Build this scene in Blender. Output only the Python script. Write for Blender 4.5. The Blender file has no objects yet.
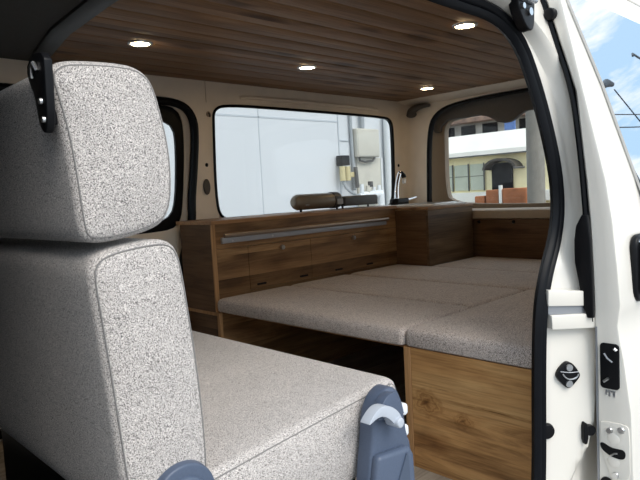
import bpy, bmesh, math, random
from mathutils import Vector, Matrix
random.seed(7)
sc = bpy.context.scene
COL = sc.collection
LIFT = 1.385            # everything is authored with the eye at the origin; the ground lies this far below it

# ------------------------------------------------------------------ materials
def new_mat(name):
    m = bpy.data.materials.new(name); m.use_nodes = True
    nt = m.node_tree; b = nt.nodes['Principled BSDF']
    return m, nt, b
def N(nt, t, **k):
    n = nt.nodes.new(t)
    for a, v in k.items(): setattr(n, a, v)
    return n
def setin(n, **k):
    for a, v in k.items(): n.inputs[a.replace('_', ' ')].default_value = v
def ramp(nt, stops, interp='LINEAR'):
    r = N(nt, 'ShaderNodeValToRGB'); r.color_ramp.interpolation = interp
    e = r.color_ramp.elements
    while len(e) > 1: e.remove(e[-1])
    e[0].position, e[0].color = stops[0][0], (*stops[0][1], 1)
    for p, c in stops[1:]:
        q = e.new(p); q.color = (*c, 1)
    return r
def plain(name, col, rough=.5, metal=0, coat=0, noise=0, nscale=40, bump=0, spec=.5):
    m, nt, b = new_mat(name)
    setin(b, Base_Color=(*col, 1), Roughness=rough, Metallic=metal, Coat_Weight=coat)
    b.inputs['Specular IOR Level'].default_value = spec
    tc = N(nt, 'ShaderNodeTexCoord'); no = N(nt, 'ShaderNodeTexNoise'); setin(no, Scale=nscale, Detail=4.0)
    nt.links.new(tc.outputs['Object'], no.inputs['Vector'])
    if noise:
        r = ramp(nt, [(.3, tuple(c*(1-noise) for c in col)), (.7, tuple(min(1, c*(1+noise)) for c in col))])
        nt.links.new(no.outputs['Fac'], r.inputs['Fac']); nt.links.new(r.outputs['Color'], b.inputs['Base Color'])
    if bump:
        bp = N(nt, 'ShaderNodeBump'); setin(bp, Strength=bump, Distance=.002)
        nt.links.new(no.outputs['Fac'], bp.inputs['Height']); nt.links.new(bp.outputs['Normal'], b.inputs['Normal'])
    return m
def fabric(name, dark, mid, light, scale=420, bumpd=.0012):
    m, nt, b = new_mat(name)
    setin(b, Roughness=.95); b.inputs['Specular IOR Level'].default_value = .1
    b.inputs['Sheen Weight'].default_value = .15
    tc = N(nt, 'ShaderNodeTexCoord')
    n1 = N(nt, 'ShaderNodeTexNoise'); setin(n1, Scale=scale, Detail=2.0, Roughness=.7)
    n2 = N(nt, 'ShaderNodeTexNoise'); setin(n2, Scale=scale*.62, Detail=1.0)
    n3 = N(nt, 'ShaderNodeTexNoise'); setin(n3, Scale=9.0, Detail=3.0)
    for n in (n1, n2, n3): nt.links.new(tc.outputs['Object'], n.inputs['Vector'])
    r1 = ramp(nt, [(.38, dark), (.46, mid), (.54, mid), (.63, light)])
    nt.links.new(n1.outputs['Fac'], r1.inputs['Fac'])
    r2 = ramp(nt, [(.33, (.25, .25, .26)), (.40, (1, 1, 1))])
    nt.links.new(n2.outputs['Fac'], r2.inputs['Fac'])
    mx = N(nt, 'ShaderNodeMix', data_type='RGBA', blend_type='MULTIPLY'); mx.inputs[0].default_value = .8
    nt.links.new(r1.outputs['Color'], mx.inputs[6]); nt.links.new(r2.outputs['Color'], mx.inputs[7])
    r3 = ramp(nt, [(.35, (.93, .93, .93)), (.65, (1.0, 1.0, 1.0))])
    nt.links.new(n3.outputs['Fac'], r3.inputs['Fac'])
    m2 = N(nt, 'ShaderNodeMix', data_type='RGBA', blend_type='MULTIPLY'); m2.inputs[0].default_value = 1
    nt.links.new(mx.outputs[2], m2.inputs[6]); nt.links.new(r3.outputs['Color'], m2.inputs[7])
    nt.links.new(m2.outputs[2], b.inputs['Base Color'])
    bp = N(nt, 'ShaderNodeBump'); setin(bp, Strength=.7, Distance=bumpd)
    nt.links.new(n1.outputs['Fac'], bp.inputs['Height']); nt.links.new(bp.outputs['Normal'], b.inputs['Normal'])
    return m
def wood(name, dark, mid, light, grain='Y', seed=0.0, rough=.45, knots=.5, board=0.0, board_axis='Z', tint=.25, spots=()):
    """laminate or board wood; grain runs along one object axis; optional board-by-board tint"""
    m, nt, b = new_mat(name); L = nt.links.new
    setin(b, Roughness=rough); b.inputs['Specular IOR Level'].default_value = .3
    tc = N(nt, 'ShaderNodeTexCoord')
    ad = N(nt, 'ShaderNodeVectorMath', operation='ADD'); ad.inputs[1].default_value = (seed, seed*1.7, seed*.6)
    L(tc.outputs['Object'], ad.inputs[0])
    src = ad.outputs[0]
    bt = None
    if board:
        sp = N(nt, 'ShaderNodeSeparateXYZ'); L(tc.outputs['Object'], sp.inputs[0])
        dv = N(nt, 'ShaderNodeMath', operation='DIVIDE'); dv.inputs[1].default_value = board
        L(sp.outputs[board_axis], dv.inputs[0])
        fl = N(nt, 'ShaderNodeMath', operation='FLOOR'); L(dv.outputs[0], fl.inputs[0])
        wn = N(nt, 'ShaderNodeTexWhiteNoise', noise_dimensions='1D'); L(fl.outputs[0], wn.inputs['W'])
        sc_ = N(nt, 'ShaderNodeVectorMath', operation='SCALE'); sc_.inputs['Scale'].default_value = 9.0
        L(wn.outputs['Color'], sc_.inputs[0])
        a2 = N(nt, 'ShaderNodeVectorMath', operation='ADD'); L(src, a2.inputs[0]); L(sc_.outputs[0], a2.inputs[1])
        src = a2.outputs[0]; bt = wn.outputs['Value']
    def stretch(along, across):
        mp = N(nt, 'ShaderNodeMapping')
        mp.inputs['Scale'].default_value = tuple(along if a == grain else across for a in 'XYZ')
        L(src, mp.inputs['Vector']); return mp.outputs[0]
    n1 = N(nt, 'ShaderNodeTexNoise'); setin(n1, Scale=1.0, Detail=6.0, Roughness=.62, Distortion=.9); L(stretch(1.6, 13), n1.inputs['Vector'])
    n2 = N(nt, 'ShaderNodeTexNoise'); setin(n2, Scale=1.0, Detail=3.0, Roughness=.6); L(stretch(5, 170), n2.inputs['Vector'])
    r1 = ramp(nt, [(.30, dark), (.48, mid), (.68, light)]); L(n1.outputs['Fac'], r1.inputs['Fac'])
    r2 = ramp(nt, [(.32, (.62, .58, .55)), (.55, (1, 1, 1))]); L(n2.outputs['Fac'], r2.inputs['Fac'])
    mx = N(nt, 'ShaderNodeMix', data_type='RGBA', blend_type='MULTIPLY'); mx.inputs[0].default_value = .75
    L(r1.outputs['Color'], mx.inputs[6]); L(r2.outputs['Color'], mx.inputs[7])
    out = mx.outputs[2]
    if knots:
        vo = N(nt, 'ShaderNodeTexVoronoi'); setin(vo, Scale=1.0, Randomness=1.0)
        wv = N(nt, 'ShaderNodeTexNoise'); setin(wv, Scale=18.0, Detail=2.0); L(src, wv.inputs['Vector'])
        ml = N(nt, 'ShaderNodeVectorMath', operation='SCALE'); ml.inputs['Scale'].default_value = .16; L(wv.outputs['Color'], ml.inputs[0])
        a3 = N(nt, 'ShaderNodeVectorMath', operation='ADD'); L(stretch(3.2, 7.5), a3.inputs[0]); L(ml.outputs[0], a3.inputs[1])
        L(a3.outputs[0], vo.inputs['Vector'])
        r3 = ramp(nt, [(.13, (.22, .16, .12)), (.20, (.55, .46, .40)), (.33, (1, 1, 1))]); L(vo.outputs['Distance'], r3.inputs['Fac'])
        m2 = N(nt, 'ShaderNodeMix', data_type='RGBA', blend_type='MULTIPLY'); m2.inputs[0].default_value = knots
        L(out, m2.inputs[6]); L(r3.outputs['Color'], m2.inputs[7]); out = m2.outputs[2]
    for (ctr, size, dk) in spots:                           # single knots: warped rings round a dark heart
        sb = N(nt, 'ShaderNodeVectorMath', operation='SUBTRACT'); sb.inputs[1].default_value = ctr; L(tc.outputs['Object'], sb.inputs[0])
        dv2 = N(nt, 'ShaderNodeVectorMath', operation='DIVIDE'); dv2.inputs[1].default_value = size; L(sb.outputs[0], dv2.inputs[0])
        wn2 = N(nt, 'ShaderNodeTexNoise'); setin(wn2, Scale=2.2, Detail=3.0); L(dv2.outputs[0], wn2.inputs['Vector'])
        ln = N(nt, 'ShaderNodeVectorMath', operation='LENGTH'); L(dv2.outputs[0], ln.inputs[0])
        aa = N(nt, 'ShaderNodeMath', operation='ADD'); L(ln.outputs['Value'], aa.inputs[0]); L(wn2.outputs['Fac'], aa.inputs[1])
        rk = ramp(nt, [(.30, (.18, .12, .09)), (.42, (.45, .36, .28)), (.50, (.8, .74, .68)), (.58, (.5, .42, .34)), (.66, (.9, .86, .8)), (.74, (.72, .66, .6)), (.9, (1, 1, 1))])
        hf = N(nt, 'ShaderNodeMath', operation='MULTIPLY'); hf.inputs[1].default_value = .55; L(aa.outputs[0], hf.inputs[0]); L(hf.outputs[0], rk.inputs['Fac'])
        m4 = N(nt, 'ShaderNodeMix', data_type='RGBA', blend_type='MULTIPLY'); m4.inputs[0].default_value = dk
        L(out, m4.inputs[6]); L(rk.outputs['Color'], m4.inputs[7]); out = m4.outputs[2]
    if bt:
        mr = N(nt, 'ShaderNodeMapRange'); mr.inputs['To Min'].default_value = 1-tint; mr.inputs['To Max'].default_value = 1+tint*.4
        L(bt, mr.inputs['Value'])
        m3 = N(nt, 'ShaderNodeVectorMath', operation='SCALE'); L(out, m3.inputs[0]); L(mr.outputs[0], m3.inputs['Scale']); out = m3.outputs[0]
    L(out, b.inputs['Base Color'])
    bp = N(nt, 'ShaderNodeBump'); setin(bp, Strength=.15, Distance=.001); L(n2.outputs['Fac'], bp.inputs['Height']); L(bp.outputs['Normal'], b.inputs['Normal'])
    return m
def glass(name, tint, gloss=1.0):
    m = bpy.data.materials.new(name); m.use_nodes = True; nt = m.node_tree; nt.nodes.clear()
    o = N(nt, 'ShaderNodeOutputMaterial'); t = N(nt, 'ShaderNodeBsdfTransparent'); t.inputs[0].default_value = (*tint, 1)
    g = N(nt, 'ShaderNodeBsdfGlossy'); g.inputs['Roughness'].default_value = .01
    f = N(nt, 'ShaderNodeLayerWeight'); pw = N(nt, 'ShaderNodeMath', operation='POWER'); pw.inputs[1].default_value = 5; nt.links.new(f.outputs['Facing'], pw.inputs[0])
    mu = N(nt, 'ShaderNodeMath', operation='MULTIPLY_ADD'); mu.inputs[1].default_value = .5*gloss; mu.inputs[2].default_value = .02; nt.links.new(pw.outputs[0], mu.inputs[0])
    x = N(nt, 'ShaderNodeMixShader'); nt.links.new(mu.outputs[0], x.inputs[0]); nt.links.new(t.outputs[0], x.inputs[1]); nt.links.new(g.outputs[0], x.inputs[2])
    nt.links.new(x.outputs[0], o.inputs[0]); return m
def mirror_glass(name):
    m = bpy.data.materials.new(name); m.use_nodes = True; nt = m.node_tree; nt.nodes.clear()
    o = N(nt, 'ShaderNodeOutputMaterial'); t = N(nt, 'ShaderNodeBsdfDiffuse'); t.inputs[0].default_value = (.02, .025, .03, 1)
    g = N(nt, 'ShaderNodeBsdfGlossy'); g.inputs['Roughness'].default_value = .01; g.inputs[0].default_value = (.95, .97, 1, 1)
    x = N(nt, 'ShaderNodeMixShader'); x.inputs[0].default_value = .64
    nt.links.new(t.outputs[0], x.inputs[1]); nt.links.new(g.outputs[0], x.inputs[2]); nt.links.new(x.outputs[0], o.inputs[0]); return m
def emit(name, col, s):
    m, nt, b = new_mat(name); setin(b, Base_Color=(*col, 1), Emission_Color=(*col, 1), Emission_Strength=s); return m

PAINT = plain('pearl_white_paint', (.73, .69, .62), .28, coat=.5, noise=.015, nscale=6)
LINER = plain('cream_inner_panel', (.77, .68, .57), .5, noise=.04, nscale=14)
RUBBER = plain('black_rubber', (.005, .0055, .007), .32, noise=.1, spec=.12)
BLACK = plain('black_plastic', (.006, .006, .007), .35, noise=.1, spec=.16)
HEADLINER = plain('charcoal_headliner', (.050, .050, .048), .95, noise=.1, nscale=160, bump=.2)
ARCH = plain('charcoal_arch_plastic', (.030, .030, .032), .55, noise=.08)
SEATFAB = fabric('pale_grey_tweed', (.025, .024, .024), (.52, .475, .445), (.84, .78, .73), scale=820)
BEDFAB = fabric('taupe_grey_tweed', (.07, .06, .055), (.53, .455, .41), (.80, .71, .65), scale=520)
SEAM = plain('grey_seam_welt', (.20, .19, .18), .9)
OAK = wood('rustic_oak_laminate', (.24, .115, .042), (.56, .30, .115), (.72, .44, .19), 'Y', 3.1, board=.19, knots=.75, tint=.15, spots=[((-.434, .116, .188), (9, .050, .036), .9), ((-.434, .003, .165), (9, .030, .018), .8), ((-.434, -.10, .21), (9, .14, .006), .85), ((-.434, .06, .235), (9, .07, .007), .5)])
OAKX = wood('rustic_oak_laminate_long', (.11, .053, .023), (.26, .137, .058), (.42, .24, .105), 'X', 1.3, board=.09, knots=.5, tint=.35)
OAKY = wood('rustic_oak_laminate_cross', (.105, .052, .024), (.26, .14, .062), (.38, .22, .10), 'Y', 5.3, board=.11, knots=.4, tint=.3)
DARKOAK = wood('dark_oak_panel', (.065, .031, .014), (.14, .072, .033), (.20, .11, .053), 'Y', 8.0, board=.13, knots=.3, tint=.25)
EDGE = wood('edge_banding_wood', (.34, .17, .07), (.46, .25, .11), (.55, .32, .15), 'Z', 2.0, knots=0)
EDGEX = wood('edge_banding_wood_long', (.26, .13, .055), (.36, .19, .085), (.45, .26, .12), 'X', 2.0, knots=0)
CEDAR = wood('cedar_ceiling_board', (.21, .115, .058), (.285, .16, .082), (.36, .21, .11), 'X', 4.0, rough=.6, board=.088, board_axis='Y', knots=.7, tint=.22)
FLOORW = wood('grey_wood_floor', (.24, .20, .16), (.36, .31, .25), (.46, .41, .34), 'X', 6.0, board=.12, board_axis='Y', knots=.2)
BLUEGREY = plain('blue_grey_plastic', (.07, .092, .14), .42, noise=.06, nscale=300, bump=.05)
LEVERG = plain('pale_grey_plastic', (.43, .46, .51), .4)
CHROME = plain('chrome', (.8, .8, .82), .12, metal=1)
STEEL = plain('brushed_aluminium', (.52, .51, .50), .32, metal=1, noise=.05, nscale=90)
GREYMET = plain('grey_metal_strip', (.30, .31, .33), .4, metal=.4)
BRONZE = plain('bronze_grey_metal', (.23, .20, .16), .35, metal=.4, noise=.05)
DARKMET = plain('dark_grey_metal', (.075, .072, .068), .5, metal=.2, noise=.06)
LABEL = plain('grey_label', (.30, .30, .30), .5)
SINKM = plain('pale_sink_top', (.72, .70, .66), .3, noise=.03)
TRIMB = plain('beige_trim', (.40, .315, .225), .45, noise=.04)
DARKTRIM = plain('dark_brown_trim', (.075, .064, .055), .6, noise=.06)
ZINC = plain('galvanised_bracket', (.45, .48, .52), .35, metal=.7, noise=.15)
GLASS = glass('clear_tinted_glass', (.86, .875, .88))
PRIVACY = glass('rear_tinted_glass', (.95, .95, .93))
MIRROR = mirror_glass('reflecting_privacy_glass')
BULB = emit('warm_led', (1, .74, .42), 45)
WHITEWALL = plain('pale_blue_white_cladding', (.63, .645, .655), .7, noise=.02, nscale=2)
CLADJOINT = plain('cladding_joint', (.50, .53, .55), .8)
BOXCREAM = plain('cream_box_metal', (.56, .53, .45), .6, noise=.05, nscale=5)
PIPEG = plain('grey_conduit', (.33, .35, .36), .6)
PIPEW = plain('white_downpipe', (.72, .74, .74), .5)
YELLOWISH = plain('yellow_meter', (.55, .47, .25), .6)
BLOCK = plain('grey_siding', (.55, .58, .60), .8, noise=.1, nscale=6)
CREAMWALL = plain('cream_stucco', (.90, .80, .50), .9, noise=.04, nscale=3)
FASCIA = plain('pale_fascia', (.86, .83, .77), .8, noise=.05, nscale=2)
SHUTTER = plain('grey_green_shutter', (.50, .53, .43), .6, noise=.06, nscale=3)
AWN = plain('dark_brown_awning', (.05, .042, .035), .7, noise=.1)
DOORDK = plain('dark_doorway', (.02, .02, .022), .8, spec=.1)
RUST = plain('rust_orange_board', (.27, .095, .04), .8, noise=.35, nscale=3)
CONC = plain('grey_concrete', (.20, .19, .17), .9, noise=.1, nscale=8)
ROOFT = plain('brown_roof_tiles', (.26, .17, .13), .85, noise=.4, nscale=3)
HOUSEW = plain('old_house_wall', (.40, .38, .35), .9, noise=.2, nscale=2)
BLUESIGN = plain('blue_sign', (.10, .18, .42), .6, noise=.3, nscale=6)
ASPHALT = plain('asphalt', (.20, .20, .20), .9, noise=.15, nscale=30)
GRASS = plain('dry_grass', (.30, .30, .12), .95, noise=.3, nscale=10)
LAMPG = plain('grey_lamp_metal', (.10, .11, .12), .5)
SILVER = plain('silver_bolt', (.62, .62, .62), .28, metal=1)

# ------------------------------------------------------------------ helpers
def obj(name, bm, mat, parent=None, smooth=True, bevel=0, seg=3, angle=35):
    me = bpy.data.meshes.new(name)
    bmesh.ops.recalc_face_normals(bm, faces=bm.faces[:])
    if parent:
        w = Vector(parent.location); p = parent.parent
        while p: w += Vector(p.location); p = p.parent
        bmesh.ops.translate(bm, verts=bm.verts[:], vec=-w)
    bm.to_mesh(me); bm.free()
    o = bpy.data.objects.new(name, me); COL.objects.link(o)
    for mm in (mat if isinstance(mat, (list, tuple)) else [mat]): me.materials.append(mm)
    if parent: o.parent = parent
    if bevel:
        b = o.modifiers.new('bevel', 'BEVEL'); b.width = bevel; b.segments = seg; b.limit_method = 'ANGLE'; b.angle_limit = math.radians(angle)
        b.harden_normals = False
    if smooth:
        for p in me.polygons: p.use_smooth = True
        a = math.radians(40)
        bm2 = bmesh.new(); bm2.from_mesh(me)
        for e in bm2.edges:
            if len(e.link_faces) == 2 and e.calc_face_angle(0) > a and not bevel: e.smooth = False
        bm2.to_mesh(me); bm2.free()
    return o
def thing(name, label, cat, loc=(0, 0, 0), group=None):
    o = bpy.data.objects.new(name, None); COL.objects.link(o); o.location = loc; o.empty_display_size = .05
    o['label'] = label; o['category'] = cat
    if group: o['group'] = group
    return o
def tag(o, label, cat, group=None):
    o['label'] = label; o['category'] = cat
    if group: o['group'] = group
    return o
def struct(name, bm, mat, parent=None, label=None, cat=None, **k):
    o = obj(name, bm, mat, parent, **k)
    if not parent:
        o['kind'] = 'structure'
        if label: o['label'] = label
        if cat: o['category'] = cat
    return o
def B(*boxes):
    bm = bmesh.new()
    for (x0, x1, y0, y1, z0, z1) in boxes:
        r = bmesh.ops.create_cube(bm, size=1)
        bmesh.ops.scale(bm, verts=r['verts'], vec=(abs(x1-x0), abs(y1-y0), abs(z1-z0)))
        bmesh.ops.translate(bm, verts=r['verts'], vec=((x0+x1)/2, (y0+y1)/2, (z0+z1)/2))
    return bm
def V3(axis, a, b, d):
    """2-D point (a,b) plus depth d along an axis: X -> (d,a,b), Y -> (a,d,b), Z -> (a,b,d)"""
    return {'X': (d, a, b), 'Y': (a, d, b), 'Z': (a, b, d)}[axis]
def prism(bm, poly, axis, d0, d1):
    n = len(poly)
    A = [bm.verts.new(V3(axis, a, b, d0)) for a, b in poly]; C = [bm.verts.new(V3(axis, a, b, d1)) for a, b in poly]
    bm.faces.new(A); bm.faces.new(C[::-1])
    for i in range(n): bm.faces.new((A[i], A[(i+1) % n], C[(i+1) % n], C[i]))
    return bm
def P(poly, axis, d0, d1): return prism(bmesh.new(), poly, axis, d0, d1)
def cyl(bm, a, b, r0, r1=None, n=20):
    a, b = Vector(a), Vector(b); r1 = r0 if r1 is None else r1
    d = (b-a).normalized(); u = d.orthogonal().normalized(); v = d.cross(u)
    A = [bm.verts.new(a+(u*math.cos(t)+v*math.sin(t))*r0) for t in [2*math.pi*i/n for i in range(n)]]
    C = [bm.verts.new(b+(u*math.cos(t)+v*math.sin(t))*r1) for t in [2*math.pi*i/n for i in range(n)]]
    for i in range(n): bm.faces.new((A[i], A[(i+1) % n], C[(i+1) % n], C[i]))
    bm.faces.new(A[::-1]); bm.faces.new(C); return bm
def CY(a, b, r0, r1=None, n=20): return cyl(bmesh.new(), a, b, r0, r1, n)
def tube(bm, pts, rad, n=10, closed=False):
    pts = [Vector(p) for p in pts]; m = len(pts); rings = []
    rf = rad if callable(rad) else (lambda i: rad)
    up = None
    for i, p in enumerate(pts):
        t = (pts[(i+1) % m]-pts[i-1]) if closed else (pts[min(i+1, m-1)]-pts[max(i-1, 0)])
        t.normalize()
        if up is None: up = t.orthogonal().normalized()
        up = (up-t*up.dot(t)).normalized(); w = t.cross(up)
        rings.append([bm.verts.new(p+(up*math.cos(2*math.pi*k/n)+w*math.sin(2*math.pi*k/n))*rf(i)) for k in range(n)])
    for i in range(m if closed else m-1):
        A, C = rings[i], rings[(i+1) % m]
        s = 0
        if closed and i == m-1:      # match the twist of the closing ring
            s = min(range(n), key=lambda q: sum((A[k].co-C[(k+q) % n].co).length for k in range(0, n, 3)))
        for k in range(n): bm.faces.new((A[k], A[(k+1) % n], C[(k+1+s) % n], C[(k+s) % n]))
    if not closed: bm.faces.new(rings[0][::-1]); bm.faces.new(rings[-1])
    return bm
def T(pts, rad, n=10, closed=False): return tube(bmesh.new(), pts, rad, n, closed)
def chaikin(p, it=2, closed=True):
    for _ in range(it):
        q = []; n = len(p)
        for i in range(n if closed else n-1):
            a, b = p[i], p[(i+1) % n]
            q += [tuple(.75*u+.25*v for u, v in zip(a, b)), tuple(.25*u+.75*v for u, v in zip(a, b))]
        p = q if closed else [p[0]]+q+[p[-1]]
    return p
def resample(p, n, closed=True):
    p = list(p)+([p[0]] if closed else []); s = [0]
    for a, b in zip(p, p[1:]): s.append(s[-1]+math.dist(a, b))
    out = []; k = 0
    for i in range(n):
        t = s[-1]*i/(n if closed else n-1)
        while k < len(s)-2 and s[k+1] < t: k += 1
        f = (t-s[k])/max(1e-9, s[k+1]-s[k]); out.append(tuple(u+(v-u)*f for u, v in zip(p[k], p[k+1])))
    return out
def rrect(a0, a1, b0, b1, r, n=6):
    out = []
    for cx, cy, t0 in ((a1-r, b1-r, 0), (a0+r, b1-r, 90), (a0+r, b0+r, 180), (a1-r, b0+r, 270)):
        for i in range(n+1):
            t = math.radians(t0+90*i/n); out.append((cx+r*math.cos(t), cy+r*math.sin(t)))
    return out
def plate(outer, holes, axis, d0, d1):
    """flat sheet with holes, given thickness"""
    bm = bmesh.new(); ed = []
    for lp in [outer]+holes:
        vs = [bm.verts.new(V3(axis, a, b, d0)) for a, b in lp]
        ed += [bm.edges.new((vs[i], vs[(i+1) % len(vs)])) for i in range(len(vs))]
    bmesh.ops.triangle_fill(bm, use_beauty=True, use_dissolve=False, edges=ed)
    r = bmesh.ops.extrude_face_region(bm, geom=bm.faces[:])
    vs = [g for g in r['geom'] if isinstance(g, bmesh.types.BMVert)]
    bmesh.ops.translate(bm, verts=vs, vec=V3(axis, 0, 0, d1-d0)); return bm
def sweep(path, prof, axis, dfun, closed=True, bm=None):
    """profile (n, d): n outward in the plane of the path, d along axis"""
    bm = bm or bmesh.new(); m = len(path); rings = []
    area = sum(path[i][0]*path[(i+1) % m][1]-path[(i+1) % m][0]*path[i][1] for i in range(m))
    sg = 1 if area > 0 else -1
    for i, (a, b) in enumerate(path):
        p, q = (path[i-1], path[(i+1) % m]) if closed else (path[max(i-1, 0)], path[min(i+1, m-1)])
        tx, ty = q[0]-p[0], q[1]-p[1]; l = math.hypot(tx, ty) or 1
        nx, ny = sg*ty/l, -sg*tx/l
        rings.append([bm.verts.new(V3(axis, a+nx*n, b+ny*n, dfun(a, b)+d)) for n, d in prof])
    k = len(prof)
    for i in range(m if closed else m-1):
        A, C = rings[i], rings[(i+1) % m]
        for j in range(k): bm.faces.new((A[j], A[(j+1) % k], C[(j+1) % k], C[j]))
    if not closed: bm.faces.new(rings[0][::-1]); bm.faces.new(rings[-1])
    return bm
def circ(r, cn=0, cd=0, n=10): return [(cn+r*math.cos(2*math.pi*i/n), cd+r*math.sin(2*math.pi*i/n)) for i in range(n)]
def interp(x, xs, ys):
    if x <= xs[0]: return ys[0]
    for i in range(len(xs)-1):
        if x <= xs[i+1]: return ys[i]+(ys[i+1]-ys[i])*(x-xs[i])/(xs[i+1]-xs[i])
    return ys[-1]
def pillow(poly, y0, y1, r=.02, puff=.006, steps=5, inner=5):
    """soft upholstered body: an x-z outline carried from y0 to y1 with rounded, slightly domed ends"""
    n = len(poly); cx = sum(p[0] for p in poly)/n; cz = sum(p[1] for p in poly)/n
    area = sum(poly[i][0]*poly[(i+1) % n][1]-poly[(i+1) % n][0]*poly[i][1] for i in range(n)); sg = 1 if area > 0 else -1
    nor = []
    for i in range(n):
        p, q = poly[i-2], poly[(i+2) % n]; tx, tz = q[0]-p[0], q[1]-p[1]; l = math.hypot(tx, tz) or 1; nor.append((sg*tz/l, -sg*tx/l))
    bm = bmesh.new(); rings = []
    def ring(ins, y, sc_=1):
        return [bm.verts.new((cx+(p[0]-nn[0]*ins-cx)*sc_, y, cz+(p[1]-nn[1]*ins-cz)*sc_)) for p, nn in zip(poly, nor)]
    for k in range(inner, 0, -1):
        s = 1-(k/inner); s = max(s, .02) if k == inner else s
        rings.append(ring(r, y0-puff*(1-s*s), s))
    for k in range(steps+1):
        t = math.pi/2*k/steps; rings.append(ring(r*(1-math.sin(t)), y0+r*(1-math.cos(t))))
    for k in range(1, 9): rings.append(ring(0, y0+r+(y1-y0-2*r)*k/9))
    for k in range(steps, -1, -1):
        t = math.pi/2*k/steps; rings.append(ring(r*(1-math.sin(t)), y1-r*(1-math.cos(t))))
    for k in range(1, inner+1):
        s = 1-(k/inner); s = max(s, .02) if k == inner else s
        rings.append(ring(r, y1+puff*(1-s*s), s))
    for A, C in zip(rings, rings[1:]):
        for i in range(n): bm.faces.new((A[i], A[(i+1) % n], C[(i+1) % n], C[i]))
    bm.faces.new(rings[0][::-1]); bm.faces.new(rings[-1]); return bm
def inset_path(poly, ins, y):
    n = len(poly); area = sum(poly[i][0]*poly[(i+1) % n][1]-poly[(i+1) % n][0]*poly[i][1] for i in range(n)); sg = 1 if area > 0 else -1
    out = []
    for i in range(n):
        p, q = poly[i-2], poly[(i+2) % n]; tx, tz = q[0]-p[0], q[1]-p[1]; l = math.hypot(tx, tz) or 1
        out.append((poly[i][0]-sg*tz/l*ins, y, poly[i][1]+sg*tx/l*ins))
    return out

# ------------------------------------------------------------------ levels
FLOOR, BED, CEIL, GROUND = -.765, -.38, .488, -LIFT
WR = 2.14                                             # inner face of the right wall
def ys(z):                                            # outer face of the door jamb on the near (left) side
    return .585+.060*max(0, min(1.2, z/.4))**1.5
ZO = [-.765, -.64, -.5, -.384, -.345, -.313, -.29, -.27, -.194, -.09, -.006, .186, .382, .5]
YO = [.428, .431, .434, .448, .455, .459, .456, .453, .458, .467, .479, .522, .565, .60]
YI = [.505, .505, .505, .505, .506, .508, .509, .509, .511, .515, .521, .540, .598, .64]
def yo(z): return interp(z, ZO, YO)
def yi(z): return interp(z, ZO, YI)
def onsurf(pts, fun):                                 # slide outline points traced on y = 0.6 along their sight lines to the real surface
    out = []
    for x, z in pts:
        s = 1
        for _ in range(6): s = fun(z*s)/.6
        out.append((x*s, z*s))
    return out

# ------------------------------------------------------------------ the van body
struct('floor', B((-.30, 2.80, .64, WR, FLOOR-.04, FLOOR)), FLOORW, smooth=False)

# wood plank ceiling: 17 boards in one surface, front edge bowed
def front_edge(y): return interp(y, [.6, 1.0, 1.4, 1.72, 2.02, 2.14], [.70, .678, .686, .708, .763, .80])
bm = bmesh.new(); w = .088; y = .66
while y < WR:
    y1 = min(y+w, WR)
    a, b = front_edge(y), front_edge(y1)
    prism(bm, [(a, y+.0016), (2.735, y+.0016), (2.735, y1-.0016), (b, y1-.0016)], 'Z', CEIL, CEIL+.012)
    y = y1
cl = struct('ceiling', bm, CEDAR, bevel=.004, seg=2)
obj('gap_shade_sheet', B((.80, 2.735, .66, WR, CEIL+.0122, CEIL+.016)), DARKOAK, cl, smooth=False)  # dark sheet added behind the boards so their gaps read as shaded
# charcoal arch between the wood ceiling and the cab headliner
rows = []; bm = bmesh.new()
for i in range(25):
    yy = .64+(WR-.64)*i/24; f = front_edge(yy)
    rows.append([bm.verts.new((f+dx, yy, CEIL+dz)) for dx, dz in ((.006, .010), (.004, -.010), (-.010, -.016), (-.035, -.014), (-.046, -.004), (-.046, .012))])
for A, C in zip(rows, rows[1:]):
    for j in range(6): bm.faces.new((A[j], A[(j+1) % 6], C[(j+1) % 6], C[j]))
bm.faces.new(rows[0]); bm.faces.new(rows[-1][::-1])
struct('trim_1', bm, ARCH)
bm = bmesh.new(); rows = []
for i in range(25):
    yy = .64+(WR-.64)*i/24; f = front_edge(yy)-.045
    rows.append([bm.verts.new((x, yy, z)) for x, z in ((f, CEIL+.004), (f, CEIL+.02), (-.30, CEIL+.02), (-.30, CEIL+.004))])
for A, C in zip(rows, rows[1:]):
    for j in range(4): bm.faces.new((A[j], A[(j+1) % 4], C[(j+1) % 4], C[j]))
bm.faces.new(rows[0]); bm.faces.new(rows[-1][::-1])
struct('ceiling_cab', bm, HEADLINER)
struct('roof', B((-1.0, 2.95, .66, 2.26, CEIL+.03, CEIL+.09)), PAINT, bevel=.03)

# right wall with the quarter window hole and the opening of the far sliding door
win1 = chaikin([(1.472, .31), (1.478, .375), (1.55, .396), (1.9, .397), (2.58, .396), (2.665, .385), (2.680, .32), (2.672, .0), (2.655, -.09), (2.58, -.105), (1.56, -.105), (1.478, -.09), (1.460, 0)], 2)
ap_r = chaikin([(.30, -.74), (.12, -.70), (.10, -.3), (.10, .2), (.14, .36), (.30, .392), (1.20, .392), (1.325, .385), (1.372, .335), (1.376, .26), (1.355, .10), (1.338, 0), (1.334, -.096), (1.30, -.18), (1.27, -.28), (1.24, -.5), (1.22, -.70), (1.10, -.74)], 2)
wr = struct('wall_right', plate([(-.30, FLOOR), (2.82, FLOOR), (2.82, CEIL+.02), (-.30, CEIL+.02)], [win1, ap_r], 'Y', WR, WR+.02), LINER, smooth=False)
obj('window_ridge', T([(1.62, WR, .432), (1.66, WR-.004, .436), (2.0, WR-.005, .438), (2.5, WR-.004, .436), (2.55, WR, .432)], .008, 8), LINER, wr)
bm = bmesh.new()                                       # pillar seam
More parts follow.
